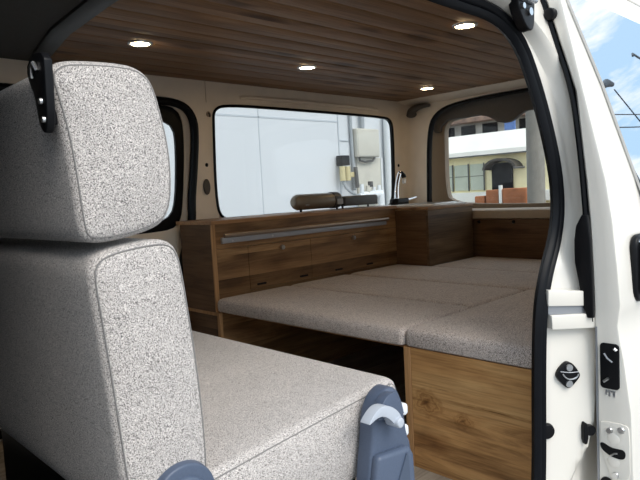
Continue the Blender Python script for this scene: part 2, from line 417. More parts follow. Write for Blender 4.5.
prism(bm, [(1.442, .40), (1.444, .40), (1.444, CEIL), (1.442, CEIL)], 'Y', WR-.0015, WR+.001)
obj('seam', bm, TRIMB, wr, smooth=False)
struct('weatherstrip', sweep(ap_r, [(-.010, .014), (-.012, -.004), (-.008, -.012), (.004, -.016), (.016, -.010), (.020, .0), (.020, .008), (.004, .012)], 'Y', lambda a, b: WR), RUBBER, wr)
# window_1: rubber gasket and pane
w1 = struct('window_1', sweep(win1, [(-.006, .004), (-.006, -.003), (-.001, -.007), (.006, -.004), (.006, .016), (-.004, .016)], 'Y', lambda a, b: WR), RUBBER)
obj('window_pane', P(win1, 'Y', WR+.008, WR+.012), GLASS, w1, smooth=False)
# far sliding door seen through its opening
dwin = chaikin([(.55, -.09), (.55, .30), (.62, .322), (1.22, .324), (1.305, .315), (1.322, .25), (1.302, .0), (1.27, -.075), (1.18, -.09)], 2)
dwin_out = chaikin([(.48, -.13), (.48, .35), (.56, .39), (1.24, .391), (1.345, .378), (1.362, .27), (1.335, .0), (1.31, -.115), (1.2, -.13)], 2)
dwin = [(x*.989, z*.989) for x, z in dwin]; dwin_out = [(x*.989, z*.989) for x, z in dwin_out]
d2 = struct('door_2', plate([(-.05, -.76), (1.43, -.76), (1.43, .43), (-.05, .43)], [dwin_out], 'Y', 2.168, 2.186), LINER, smooth=False)
wf = obj('window_frame', plate(resample(dwin_out, 72), [resample(dwin, 72)], 'Y', 2.172, 2.184), BLACK, d2, smooth=False)
obj('window_pane', P(dwin, 'Y', 2.176, 2.180), GLASS, d2, smooth=False)
# outer skin of the right side (seen only from outside), around the glass
struct('wall_right_skin', plate([(1.44, FLOOR-.2), (2.92, FLOOR-.2), (2.92, CEIL+.05), (1.44, CEIL+.05)], [chaikin(rrect(1.455, 2.80, -.13, .42, .06), 1)], 'Y', 2.1605, 2.175), PAINT, smooth=False)
struct('wall_right_sill', B((-.95, 1.44, 2.24, 2.26, -1.0, -.15), (-.95, 1.44, 2.24, 2.26, .40, CEIL+.05), (-.95, .50, 2.24, 2.26, -.15, .40)), PAINT, smooth=False)

# rear: body frame round the hatch opening, panel below, header
ap_b = chaikin([(.78, -.75), (.75, -.5), (.75, .25), (.80, .40), (.92, .442), (1.38, .447), (1.80, .441), (1.94, .40), (1.985, .30), (2.000, 0), (2.004, -.3), (2.0, -.6), (1.98, -.75)], 2)
wb = struct('wall_rear', plate([(.62, FLOOR), (WR, FLOOR), (WR, CEIL+.02), (.62, CEIL+.02)], [ap_b], 'X', 2.80, 2.82), LINER, smooth=False)
struct('weatherstrip', sweep(ap_b, [(-.010, .02), (-.010, -.003), (-.005, -.010), (.004, -.009), (.009, 0), (.009, .012)], 'X', lambda a, b: 2.80), RUBBER, wb)
bm = bmesh.new()                                       # rounded corner between side wall and rear post
arc = [(2.80-.06+.06*math.sin(t), WR-.06+.06*math.cos(t)) for t in [math.pi/2*i/8 for i in range(9)]]
prism(bm, arc+[(2.806, WR-.06), (2.806, WR+.006), (2.74, WR+.006)], 'Z', -.12, CEIL)
obj('corner_post', bm, LINER, wb)
bm = bmesh.new()
for yA, yB in ((.66, WR-.001),):
    pts = [(2.728, CEIL+.012), (2.728, CEIL-.002), (2.75, CEIL-.008), (2.79, CEIL-.026), (2.802, CEIL-.028), (2.802, CEIL+.012)]
    A = [bm.verts.new((x, yA, z)) for x, z in pts]; C = [bm.verts.new((x, yB, z)) for x, z in pts]
    bm.faces.new(A); bm.faces.new(C[::-1])
    for i in range(6): bm.faces.new((A[i], A[(i+1) % 6], C[(i+1) % 6], C[i]))
struct('trim_2', bm, LINER)
bm = bmesh.new()                                       # beige sill band under the hatch glass
pts = [(2.80, -.132), (2.780, -.133), (2.768, -.140), (2.766, -.155), (2.772, -.180), (2.80, -.190), (2.86, -.19), (2.86, -.132)]
A = [bm.verts.new((x, .66, z)) for x, z in pts]; C = [bm.verts.new((x, 2.02, z)) for x, z in pts]
bm.faces.new(A); bm.faces.new(C[::-1])
for i in range(len(pts)): bm.faces.new((A[i], A[(i+1) % len(pts)], C[(i+1) % len(pts)], C[i]))
struct('trim_3', bm, TRIMB)
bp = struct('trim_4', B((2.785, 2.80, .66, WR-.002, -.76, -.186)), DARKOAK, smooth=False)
for k, yy in enumerate((1.673, 1.478)): obj('screw_cap', CY((2.786, yy, -.199), (2.779, yy, -.199), .010, .007), BLACK, bp)
# hatch
hwin = chaikin([(.84, -.09), (.82, .30), (.87, .362), (1.3, .368), (1.88, .368), (1.932, .335), (1.937, .25), (1.940, -.02), (1.91, -.10), (1.5, -.115), (.9, -.11)], 2)
d3 = struct('door_3', plate([(.70, -.8), (2.06, -.8), (2.06, .48), (.70, .48)], [hwin], 'X', 2.885, 2.925), plain('brown_hatch_trim', (.26, .205, .15), .6), smooth=False)
w3 = struct('window_3', P(hwin, 'X', 2.896, 2.900), PRIVACY, smooth=False)
up = [(.72, .475), (.72, .38), (.84, .371), (1.28, .366), (1.33, .352), (1.365, .325), (1.42, .316), (1.46, .322), (1.485, .338), (1.50, .350), (1.46, .336)]
bump = [(.72, .475), (.72, .36), (1.22, .366), (1.44, .352), (1.475, .336), (1.50, .318), (1.53, .308), (1.56, .307), (1.595, .315), (1.625, .335), (1.655, .352), (1.70, .362), (1.90, .362), (1.945, .33), (1.952, .30), (1.985, .30), (2.02, .36), (2.02, .475)]
obj('upper_trim', P(bump, 'X', 2.860, 2.895), DARKTRIM, d3, bevel=.006)

# left side: jamb around the open doorway, moulded as rings spreading out from the opening
ap_in = [(.886, .316), (1.049, .309), (1.136, .274), (1.203, .19), (1.249, .109), (1.286, 0), (1.293, -.066), (1.27, -.132), (1.218, -.214), (1.188, -.274), (1.178, -.381), (1.166, -.62)]
ap_out = [(.958, .329), (1.088, .338), (1.187, .30), (1.249, .215), (1.306, .111), (1.352, -.001), (1.359, -.07), (1.341, -.138), (1.291, -.201), (1.262, -.287), (1.248, -.45), (1.243, -.65)]
mid = [((a[0]+b[0])/2, (a[1]+b[1])/2) for a, b in zip(ap_in, ap_out)]
mid = [(.05, -.76), (.085, -.4), (.105, 0), (.11, .22), (.16, .315), (.4, .33), (.7, .328)]+mid+[(1.19, -.72), (1.12, -.765), (.1, -.775)]
mid = onsurf(mid, lambda z: ys(z)+.006)
seal = resample(chaikin(mid, 2), 160)
def crease_x(z): return interp(z, [-.80, -.72, -.66, -.60, -.50, -.40, -.30], [1.31, 1.325, 1.35, 1.385, 1.42, 1.425, 1.43])
def sm(t): t = max(0, min(1, t)); return t*t*(3-2*t)
def jamb_y(x, z, d):
    y = ys(z)
    if x > .6:                                                          # the jamb turns outward from the seal to the body skin
        wd = interp(z, [-.30, -.05], [.100, .050])
        t = max(0, min(1, (d-.026)/wd)); y += (yi(z)+.010-y)*t
        y += .012*math.exp(-((d-.050)/.010)**2)*sm((z+.12)/.12)        # drain channel of the upper jamb
        y += .030*sm((x-crease_x(z)+.10)/.03)*sm((-.40-z)/.08)         # recess low down
    return y
cxm, czm = .62, -.22
bm = bmesh.new(); rings = []
ds = [0, .006, .012, .02, .026, .032, .038, .044, .050, .056, .062, .070, .078, .09, .10, .11, .12, .128, .14, .17, .20, .25, .32, .42, .6]
def rect_hit(x, z):
    dx, dz = x-cxm, z-czm; best = 9
    for lim, v, c in ((2.90, dx, cxm), (-.95, dx, cxm), (CEIL+.03, dz, czm), (-1.05, dz, czm)):
        if abs(v) > 1e-6:
            t = (lim-c)/v
            if t > 0: best = min(best, t)
    return cxm+dx*best, czm+dz*best
m = len(seal); area = sum(seal[i][0]*seal[(i+1) % m][1]-seal[(i+1) % m][0]*seal[i][1] for i in range(m)); sg = 1 if area > 0 else -1
for d in ds:
    ring = []
    for i, (x, z) in enumerate(seal):
        rx, rz = rect_hit(x, z); L_ = math.hypot(rx-x, rz-z); f = d/.6
        # spread: near the opening by distance d, further out toward the body edge
        t = d/L_ if L_ > .6 else f*1.0
        t = min(1, t if d < .3 else max(t, f))
        xx, zz = x+(rx-x)*t, z+(rz-z)*t
        ring.append(bm.verts.new((xx, jamb_y(xx, zz, d), zz)))
    rings.append(ring)
for A, C in zip(rings, rings[1:]):
    for i in range(m): bm.faces.new((A[i], A[(i+1) % m], C[(i+1) % m], C[i]))
r = bmesh.ops.extrude_face_region(bm, geom=bm.faces[:])
bmesh.ops.translate(bm, verts=[g for g in r['geom'] if isinstance(g, bmesh.types.BMVert)], vec=(0, .010, 0))
wl = struct('wall_left', bm, PAINT)
struct('weatherstrip', sweep(seal, [(-.010, .012), (-.017, .002), (-.012, -.006), (-.004, -.009), (.001, -.001), (.005, -.007), (.012, -.011), (.019, -.007), (.022, .001), (.019, .012)], 'Y', lambda a, b: ys(b)), RUBBER, wl)
struct('pillar_shade_trim', P([(.06, .625), (.10, .625), (.105, .70), (.09, .72), (-.28, .72), (-.28, .66), (.06, .66)], 'Z', FLOOR, CEIL), HEADLINER, bevel=.01)  # unseen dark pillar trim, added to keep light off the seat back
# cab end: unseen dark partition added with the left cab side to block light
struct('front_light_block', B((-.33, -.30, .64, WR, FLOOR, CEIL+.02)), HEADLINER, smooth=False)

# guide rail bracket, roller arm, striker and stops on the jamb
JT = Vector((.1, -.07, 0)).normalized(); JN = Vector((-.573, -.819, 0)).normalized(); JB = Vector((1.21, .585, 0))
def jpt(u, z, h): return JB+JT*u+JN*h+Vector((0, 0, z))
def jprism(poly, h0, h1, bm=None):                      # a plate lying on the slanting face of the jamb
    bm = bm or bmesh.new(); n = len(poly)
    A = [bm.verts.new(jpt(u, z, h0)) for u, z in poly]; C = [bm.verts.new(jpt(u, z, h1)) for u, z in poly]
    bm.faces.new(A); bm.faces.new(C[::-1])
    for i in range(n): bm.faces.new((A[i], A[(i+1) % n], C[(i+1) % n], C[i]))
    return bm
gr = obj('rail_flange', jprism([(.016, -.2344), (.110, -.2430), (.110, -.2755), (.015, -.2691)], -.02, .006), PAINT, wl, bevel=.0015)
obj('rail_flange', jprism([(.0195, -.2891), (.128, -.2925), (.128, -.3245), (.021, -.3199)], -.02, .010), PAINT, wl, bevel=.0015)
obj('rail_slot', jprism([(.017, -.2685), (.110, -.275), (.110, -.292), (.017, -.288)], -.02, .0015), GREYMET, wl, smooth=False)
arm = chaikin([(.5262, -.0781), (.5385, -.1018), (.5425, -.1323), (.5425, -.1804), (.5345, -.2238), (.5275, -.2736), (.5172, -.3005), (.5045, -.2996), (.5054, -.2173), (.5082, -.1315), (.5136, -.0783)], 0)
obj('roller_arm', P(arm, 'X', 1.286, 1.297), BLACK, wl, bevel=.002)
st = obj('striker_cover', jprism(chaikin([(.0615, -.3944), (.0732, -.4022), (.0847, -.4190), (.0890, -.4300), (.0747, -.4449), (.0603, -.4566), (.0463, -.4440), (.0320, -.4273), (.0360, -.4143), (.0496, -.3999)], 2), -.012, .004), BLACK, wl, bevel=.0015)
for u, z in ((.0613, -.4080), (.0605, -.4435)): obj('bolt', cyl(bmesh.new(), jpt(u, z, .003), jpt(u, z, .007), .0085, .0075, 18), SILVER, st)
obj('striker_loop', T([jpt(u, z, .006) for u, z in chaikin([(.0445, -.4194), (.0513, -.429), (.0631, -.4347), (.0774, -.4317), (.0823, -.4232)], 2, False)], .0018, 8), SILVER, st)
obj('striker_lip', T([jpt(u, z, .006) for u, z in chaikin([(.0399, -.4145), (.061, -.4189), (.0824, -.4188)], 2, False)], .0012, 8), GREYMET, st)
obj('stop_buffer', cyl(bmesh.new(), jpt(.008, -.5454, -.01), jpt(.008, -.5454, .006), .020, .016), BLACK, wl, bevel=.002)
rl = obj('door_stop', jprism(chaikin([(.0885, -.532), (.098, -.533), (.099, -.579), (.0875, -.582)], 1), -.04, .014), BLACK, wl, bevel=.002)
obj('roller', cyl(bmesh.new(), jpt(.105, -.551, -.03), jpt(.105, -.551, .013), .0115), BLACK, rl)
hb = obj('upper_bracket', P(chaikin([(1.140, .415), (1.150, .355), (1.162, .337), (1.182, .316), (1.202, .308), (1.217, .315), (1.222, .340), (1.225, .415)], 1), 'Y', .588, .61), BLACK, wl, bevel=.003)
for x, z, r in ((1.166, .352, .006), (1.195, .345, .008)): obj('bolt', CY((x, .582, z), (x, .589, z), r, r*.85), SILVER, hb)
obj('bracket_cap', B((1.135, 1.218, .576, .600, .363, .41)), ZINC, hb, bevel=.006)

# ---- the open sliding door (near side), standing back along the body
XD = 1.30
win_d = [(1.318, .402), (1.325, .373), (1.40, .205), (1.465, -.01), (1.497, -.10), (1.56, -.135), (2.15, -.135), (2.22, -.10), (2.20, .36), (2.14, .405), (1.6, .405)]
bm = bmesh.new()
zs = sorted(set(ZO[:-1]+[-.70, -.57, -.45, -.14, -.045, .04, .09, .14, .23, .28, .33, .43]))
rings = []
for z in zs:
    a, b = yo(z), yi(z); r = .005
    ring = [(XD+.004, b), (XD, b-.004), (XD, (a+b)/2), (XD, a+r), (XD+.001, a+r*.4), (XD+.003, a+.0008), (XD+.007, a), (1.9, a-.004*sm((z+.6)/.5)), (2.33, a+.006), (2.36, a+.02), (2.36, b), (1.8, b)]
    rings.append([bm.verts.new((x, y, z)) for x, y in ring])
for A, C in zip(rings, rings[1:]):
    for j in range(12): bm.faces.new((A[j], A[(j+1) % 12], C[(j+1) % 12], C[j]))
bm.faces.new(rings[0]); bm.faces.new(rings[-1][::-1])
d1 = struct('door_1', bm, PAINT)
def on_door(x, off=0.0):
    return lambda z: yo(z)-.004*sm((z+.6)/.5)*sm((x-1.31)/.5)-off
def skin_patch(poly, off, mat, name, parent, thick=.004, nz=24):
    """a pane that follows the door skin: horizontal strips between the outline's front and rear edges"""
    zz0 = min(p[1] for p in poly); zz1 = max(p[1] for p in poly); bm = bmesh.new(); R = []
    for i in range(nz+1):
        z = zz0+.0005+(zz1-zz0-.001)*i/nz; xs = []
        for k in range(len(poly)):
            (x0, a), (x1, b) = poly[k], poly[(k+1) % len(poly)]
            if (a-z)*(b-z) <= 0 and a != b: xs.append(x0+(x1-x0)*(z-a)/(b-a))
        xa, xb = min(xs), max(xs)
        row = [bm.verts.new((xa+(xb-xa)*t, yo(z)-.004*sm((z+.6)/.5)-off, z)) for t in (0, .05, .2, .5, 1)]
        R.append(row)
    for A, C in zip(R, R[1:]):
        for j in range(4): bm.faces.new((A[j], A[j+1], C[j+1], C[j]))
    r = bmesh.ops.extrude_face_region(bm, geom=bm.faces[:])
    bmesh.ops.translate(bm, verts=[g for g in r['geom'] if isinstance(g, bmesh.types.BMVert)], vec=(0, thick, 0))
    return obj(name, bm, mat, parent)
# flat glass set in the sloping upper door
bm = bmesh.new()
def gy(z): return .474+.2255*(z+.006)
vs = [bm.verts.new((x, gy(z)-.0035, z)) for x, z in win_d]; bm.faces.new(vs)
r = bmesh.ops.extrude_face_region(bm, geom=bm.faces[:])
bmesh.ops.translate(bm, verts=[g for g in r['geom'] if isinstance(g, bmesh.types.BMVert)], vec=(0, .006, 0))
obj('window_pane', bm, MIRROR, d1, smooth=False)
# black seal along the inner front edge
ed = [(.43, .62), (.391, .604), (.289, .575), (.189, .544), (.06, .530), (-.004, .525), (-.1, .519), (-.2, .515), (-.31, .512)]
ed = resample(chaikin(ed, 2, False), 30, False)
bm = bmesh.new(); R = []
for z, y in ed: R.append([bm.verts.new((XD+.004+dx, y+dy, z)) for dx, dy in ((-.006, -.002), (-.008, .003), (-.005, .008), (.012, .008), (.012, -.002))])
for A, C in zip(R, R[1:]):
    for j in range(5): bm.faces.new((A[j], A[(j+1) % 5], C[(j+1) % 5], C[j]))
bm.faces.new(R[0]); bm.faces.new(R[-1][::-1])
obj('edge_seal', bm, RUBBER, d1)
obj('edge_seam', B((XD-.001, XD+.004, .502, .506, -.76, -.32)), GREYMET, d1, smooth=False)
# latches on the front edge
la = obj('latch', P(rrect(.457, .496, -.452, -.353, .008), 'X', XD-.004, XD+.006), BLACK, d1, bevel=.001)
for p in ([(XD-.006, .488, -.437), (XD-.007, .478, -.428)], [(XD-.006, .466, -.362), (XD-.006, .461, -.366)]): obj('latch_claw', T(p, .003, 8), SILVER, la)
obj('latch_arm', T([(XD-.005, .487, -.375), (XD-.006, .480, -.385), (XD-.006, .470, -.392)], .002, 8), GREYMET, la)
obj('clip', B((XD-.003, XD+.004, .4835, .486, -.466, -.456), (XD-.003, XD+.004, .476, .479, -.468, -.456), (XD-.003, XD+.004, .466, .470, -.468, -.457), (XD-.002, XD+.004, .466, .486, -.459, -.456)), SILVER, d1, smooth=False)
lb = obj('lower_latch', P(chaikin([(.499, -.535), (.495, -.526), (.445, -.524), (.438, -.535), (.438, -.66), (.470, -.665), (.488, -.62), (.499, -.58)], 1), 'X', XD-.0025, XD+.004), PAINT, d1, bevel=.001)
for yy, zz in ((.479, -.544), (.455, -.538), (.468, -.641)):
    obj('screw', CY((XD-.002, yy, zz), (XD-.006, yy, zz), .0078, .006), SILVER, lb)
obj('latch_slot', P(chaikin([(.499, -.575), (.490, -.574), (.478, -.581), (.462, -.581), (.450, -.580), (.445, -.590), (.450, -.602), (.468, -.602), (.484, -.597), (.496, -.588)], 2), 'X', XD-.0045, XD+.004), BLACK, lb, smooth=False)
for zz in (-.562, -.612):
    bm = bmesh.new(); bmesh.ops.create_uvsphere(bm, u_segments=16, v_segments=10, radius=1); bmesh.ops.scale(bm, verts=bm.verts[:], vec=(.0035, .015, .015)); bmesh.ops.translate(bm, verts=bm.verts[:], vec=(XD-.001, .471, zz)); obj('boss', bm, PAINT, lb)
obj('latch_tongue', T([(XD-.005, .476, -.598), (XD-.007, .468, -.591), (XD-.006, .462, -.590)], .0018, 8), SILVER, lb)
obj('drain_plug', CY((XD+.002, .486, -.664), (XD-.004, .486, -.664), .013), BLACK, d1)
bu = obj('bump_stop', CY((XD+.002, .588, .357), (XD-.014, .588, .357), .0135, .0125), BLACK, d1, bevel=.003)
obj('stop_stem', CY((XD+.002, .602, .358), (XD-.006, .602, .358), .009), BLACK, bu)
# outside handle
hd = obj('door_handle', P(rrect(1.374, 1.52, -.277, -.128, .030), 'Y', yo(-.2)-.012, yo(-.2)+.004), BLACK, d1, bevel=.006)
obj('handle_grip', P(rrect(1.392, 1.425, -.262, -.145, .015), 'Y', yo(-.2)-.030, yo(-.2)-.008), BLACK, hd, bevel=.006)
obj('handle_rim', T([(1.392, yo(-.2)-.013, -.146), (1.402, yo(-.2)-.014, -.134), (1.43, yo(-.2)-.014, -.129), (1.50, yo(-.2)-.013, -.129)], .003, 8), CHROME, hd)

# ------------------------------------------------------------------ ceiling lights
def downlight(first, x, y, label):
    if first is None:
        t = thing('ceiling_light', label, 'ceiling light', (x, y, CEIL), 'recessed ceiling lights')
        obj('bezel', sweep(circ(.0335, 0, 0, 32), [(-.006, -.001), (-.004, -.005), (.004, -.004), (.006, .001)], 'Z', lambda a, b: CEIL, bm=None), STEEL, None)
        bz = bpy.context.scene.collection.objects[-1]; bz.location = (0, 0, -CEIL); bz.parent = t
        le = obj('lens', CY((0, 0, -.0005), (0, 0, -.003), .0285, .0285, 32), BULB, None); le.parent = t
        return t
    c = first.copy(); COL.objects.link(c); c.location = (x, y, CEIL); c['label'] = label
    for ch in first.children:
        k = ch.copy(); COL.objects.link(k); k.parent = c
    return c
L0 = downlight(None, .933, 1.721, 'round recessed ceiling light nearest the pale tweed headrest')
downlight(L0, 1.633, 1.715, 'round recessed ceiling light above the middle of the far side window')
downlight(L0, 2.504, 1.773, 'small round recessed ceiling light nearest the rear window and sink corner')
downlight(L0, 1.648, 1.018, 'round recessed ceiling light nearest the open doorway and its black seal')

# ------------------------------------------------------------------ the tweed bench seat
Y0, Y1 = .70, 1.60
head = [(.262, .145), (.270, .158), (.285, .166), (.32, .169), (.352, .170), (.374, .168), (.388, .158), (.397, .140), (.404, .110), (.411, .075), (.413, .040), (.411, .005), (.404, -.020), (.390, -.036), (.360, -.046), (.32, -.051), (.300, -.050), (.288, -.044), (.284, -.02), (.281, .03), (.276, .08), (.268, .12)]
back = [(.291, -.085), (.297, -.068), (.312, -.058), (.345, -.052), (.385, -.049), (.405, -.053), (.418, -.067), (.424, -.10), (.429, -.15), (.435, -.21), (.440, -.29), (.441, -.36), (.437, -.44), (.41, -.455), (.35, -.45), (.32, -.425), (.313, -.36), (.308, -.29), (.302, -.21), (.296, -.14)]
head = [(x+(.004 if x > .38 else 0), z+.003) for x, z in head]
cush = [(.40, -.392), (.46, -.386), (.55, -.377), (.68, -.366), (.78, -.358), (.835, -.353), (.855, -.357), (.865, -.372), (.868, -.395), (.866, -.430), (.852, -.470), (.81, -.500), (.74, -.515), (.60, -.52), (.45, -.52), (.38, -.50), (.37, -.45), (.375, -.41)]
seat = thing('bench_seat', 'large pale grey tweed bench seat in the foreground with tall headrest', 'seat', (.6, 1.15, FLOOR))
def soft(name, prof, y0, y1, r, n=96, parent=seat, mat=SEATFAB):
    p = resample(chaikin(prof, 2), n); o = obj(name, pillow(p, y0, y1, r), mat, parent); return o, p
hd_o, hp = soft('headrest', head, Y0, Y1, .016)
bk_o, bpf = soft('backrest', back, Y0, Y1, .018)
cu_o, cp = soft('seat_cushion', cush, Y0, Y1, .020)
for o, p, ins in ((hd_o, hp, .007), (bk_o, bpf, .007), (cu_o, cp, .010)):
    q = obj('piping', T(inset_path(p, ins, Y0+.0032), .0012, 6, True), SEAM, o)
hk = obj('hook_bracket', P(chaikin([(y*.958+.008, z*.958) for y, z in [(.756, .180), (.742, .184), (.712, .178), (.713, .150), (.717, .100), (.728, .086), (.738, .090), (.746, .103), (.752, .135), (.768, .154), (.772, .170)]], 1), 'X', .256, .266), BLACK, seat, bevel=.002)
obj('bracket_pad', B((.262, .274, .710, .724, .094, .150)), BLACK, hk, bevel=.002)
for yy, zz in ((.707, .119), (.703, .098)):
    obj('rivet', CY((.257, yy, zz), (.253, yy, zz), .0042, .0035, 14), SILVER, hk)
obj('latch_loop', T([(.255, .728, .149), (.253, .722, .159), (.253, .714, .162), (.255, .710, .153)], .003, 8), SILVER, hk)
rc = obj('recliner_cover', cyl(CY((.388, Y0+.004, -.398), (.388, Y0-.016, -.398), .050, .048, 36), (.388, Y0-.014, -.398), (.388, Y0-.022, -.398), .034, .030, 36), BLUEGREY, seat, bevel=.003)
SB = .657/.68
def scl(p, k): return [(x*k+.019, z*k-.004) for x, z in p]
body = [(.742, -.400), (.748, -.383), (.764, -.362), (.790, -.352), (.810, -.360), (.822, -.380), (.830, -.416), (.836, -.455), (.846, -.475), (.850, -.55), (.862, FLOOR+.004), (.700, FLOOR+.004), (.718, -.55), (.728, -.480), (.737, -.440)]
lb_ = obj('leg_bracket', P(chaikin(scl(body, SB)[:10]+[(.854, FLOOR+.004), (.699, FLOOR+.004)]+scl(body, SB)[12:], 1), 'Y', .655, .69), BLUEGREY, seat, bevel=.007)
dome = chaikin([(.750, -.402), (.756, -.384), (.770, -.368), (.791, -.361), (.806, -.368), (.816, -.386), (.822, -.410)], 2, closed=False)
obj('dome_cap', P(scl(dome, .648/.68), 'Y', .642, .660), BLUEGREY, lb_, bevel=.006)
obj('lower_cover', P([(.729, -.448), (.815, -.458), (.825, -.475), (.839, FLOOR+.004), (.697, FLOOR+.004), (.712, -.53)], 'Y', .640, .660), BLUEGREY, lb_, bevel=.008)
obj('recess_plate', P(scl([(.795, -.545), (.828, -.490), (.832, -.490), (.835, -.545)], SB*.975), 'Y', .637, .645), plain('blue_grey_recess', (.06, .08, .12), .5), lb_, smooth=False)  # recess shade put into a darker raised plate
lev = chaikin([(.720, -.398), (.726, -.399), (.745, -.393), (.765, -.394), (.785, -.405), (.800, -.420), (.818, -.428), (.826, -.420), (.818, -.404), (.800, -.388), (.778, -.378), (.757, -.376), (.738, -.384)], 2)
le_o = obj('release_lever', P([(.763+(x-.763)*.9+.001, z-.0065) for x, z in scl(lev, .628/.68)], 'Y', .628, .648), LEVERG, lb_, bevel=.004)
obj('lever_knob', CY((.825*.622/.68+.012, .620, -.422*.622/.68-.010), (.825*.622/.68+.012, .650, -.422*.622/.68-.010), .009, .009, 20), LEVERG, le_o, bevel=.003)
for zz in (-.405, -.445): obj('trim_clip', B((.832, .849, .668, .690, zz-.012, zz+.010)), plain('white_clip', (.75, .77, .8), .5), lb_, bevel=.006)

obj('seat_base', B((.40, .80, .76, 1.56, FLOOR+.002, -.50)), BLACK, seat, bevel=.01)
struct('floor_cab', B((-.30, .42, .64, WR, FLOOR, FLOOR+.006)), plain('black_cab_mat', (.012, .012, .012), .9), smooth=False)
# ------------------------------------------------------------------ bed platform and cushions
bb = thing('storage_box', 'rustic oak storage box under the cushion beside the open doorway', 'storage box', (1.7, .82, FLOOR))
obj('front_panel', B((1.266, 1.281, .625, .982, FLOOR, -.432)), OAK, bb, smooth=False)
obj('side_panel', B((1.264, 2.76, .984, 1.004, FLOOR, -.432)), EDGE, bb, smooth=False)
obj('top_board', B((1.285, 2.76, .652, .982, -.446, -.433)), EDGEX, bb, smooth=False)
sl = thing('slat_board', 'plywood board carrying the tan cushions between cabinet and box', 'board', (2.0, 1.4, -.44))
obj('board', B((1.30, 2.355, 1.008, 1.88, -.446, -.433)), EDGEX, sl, smooth=False)
obj('rear_board', B((2.358, 2.76, 1.008, 1.690, -.446, -.433)), EDGEX, sl, smooth=False)
def cushion(x0, x1, y0, y1, label, top=BED, r=.018):
    bm = bmesh.new(); nx, ny = 14, 12; bot = -.431
    # rounded slab with a gently crowned top
    prof = [(0, bot), (-.0, bot+.004)]
    def pt(u, v): return (x0+(x1-x0)*u, y0+(y1-y0)*v)
    us = [0, .0, .0]
    loops = []
    for ins, z in ((.006, bot), (.001, bot+.004), (0, bot+.012), (0, top-.020), (.002, top-.011), (.007, top-.0045), (.014, top-.001), (.024, top), (.08, top+.0025), (.16, top+.003)):
        loops.append(([bm.verts.new((x, y, z)) for x, y in rrect(x0+ins, x1-ins, y0+ins, y1-ins, max(.004, .014-ins*.05), 4)]))
    for A, C in zip(loops, loops[1:]):
        n = len(A)
        for i in range(n): bm.faces.new((A[i], A[(i+1) % n], C[(i+1) % n], C[i]))
    bm.faces.new(loops[0][::-1]); bm.faces.new(loops[-1])
    o = obj('bed_cushion', bm, BEDFAB); tag(o, label, 'cushion', 'tweed bed cushions'); return o
g = .0012
cushion(1.258, 1.618-g, 1.004, 1.888, 'tan grey bed cushion at the front, its edge overhanging the dark footwell')
cushion(1.618+g, 1.972-g, 1.004, 1.888, 'tan grey bed cushion in the second row, beside the wooden drawers')
cushion(1.264, 1.986-g, .626, 1.004-2*g, 'bed cushion nearest the open doorway, on top of the wooden box', top=BED+.001)
cushion(1.986+g, 2.358-g, .640, 1.888, 'wide bed cushion in the third row, ending at the sink cabinet front')
cushion(2.358+g, 2.772, .640, 1.694, 'rearmost bed cushion against the dark wooden panel under the rear window')

# ------------------------------------------------------------------ long side cabinet
CT = -.087
cab = thing('side_cabinet', 'long low wooden cabinet with drawers under the far side window', 'cabinet', (1.8, 2.0, FLOOR))
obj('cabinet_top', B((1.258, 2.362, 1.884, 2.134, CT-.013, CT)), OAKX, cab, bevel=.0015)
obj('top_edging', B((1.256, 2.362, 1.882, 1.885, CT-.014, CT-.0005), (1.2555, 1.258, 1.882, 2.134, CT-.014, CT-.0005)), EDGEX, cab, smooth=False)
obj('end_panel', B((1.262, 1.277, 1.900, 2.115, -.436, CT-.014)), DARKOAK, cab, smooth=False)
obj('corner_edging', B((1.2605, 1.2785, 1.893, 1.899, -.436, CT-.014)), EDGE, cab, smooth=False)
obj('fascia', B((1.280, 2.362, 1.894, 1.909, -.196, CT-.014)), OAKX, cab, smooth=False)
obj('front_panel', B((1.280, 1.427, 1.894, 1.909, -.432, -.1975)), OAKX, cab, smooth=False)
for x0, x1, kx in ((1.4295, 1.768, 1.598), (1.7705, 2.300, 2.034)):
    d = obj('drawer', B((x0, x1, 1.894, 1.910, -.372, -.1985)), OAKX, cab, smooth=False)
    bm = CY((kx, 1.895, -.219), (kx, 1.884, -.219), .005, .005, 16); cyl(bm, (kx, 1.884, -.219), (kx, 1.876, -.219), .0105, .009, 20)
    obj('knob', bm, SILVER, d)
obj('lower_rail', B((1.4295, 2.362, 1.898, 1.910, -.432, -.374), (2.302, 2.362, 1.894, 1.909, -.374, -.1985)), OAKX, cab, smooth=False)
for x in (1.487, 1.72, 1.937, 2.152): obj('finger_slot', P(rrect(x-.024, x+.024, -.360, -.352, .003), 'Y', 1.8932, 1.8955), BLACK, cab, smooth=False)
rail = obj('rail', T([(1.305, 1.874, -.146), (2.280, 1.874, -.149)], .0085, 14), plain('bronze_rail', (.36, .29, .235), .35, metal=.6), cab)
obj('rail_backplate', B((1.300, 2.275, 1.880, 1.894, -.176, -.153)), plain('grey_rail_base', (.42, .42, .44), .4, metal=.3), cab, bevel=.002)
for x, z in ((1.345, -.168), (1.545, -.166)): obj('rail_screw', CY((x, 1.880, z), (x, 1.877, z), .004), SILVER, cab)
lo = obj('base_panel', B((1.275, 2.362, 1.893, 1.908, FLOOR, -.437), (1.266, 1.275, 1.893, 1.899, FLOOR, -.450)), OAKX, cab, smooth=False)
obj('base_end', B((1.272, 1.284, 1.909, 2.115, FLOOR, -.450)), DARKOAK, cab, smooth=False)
obj('base_edging', B((1.262, 1.2845, 1.890, 2.115, -.449, -.437), (1.262, 1.274, 1.876, 1.8925, FLOOR, -.437)), EDGE, cab, smooth=False)
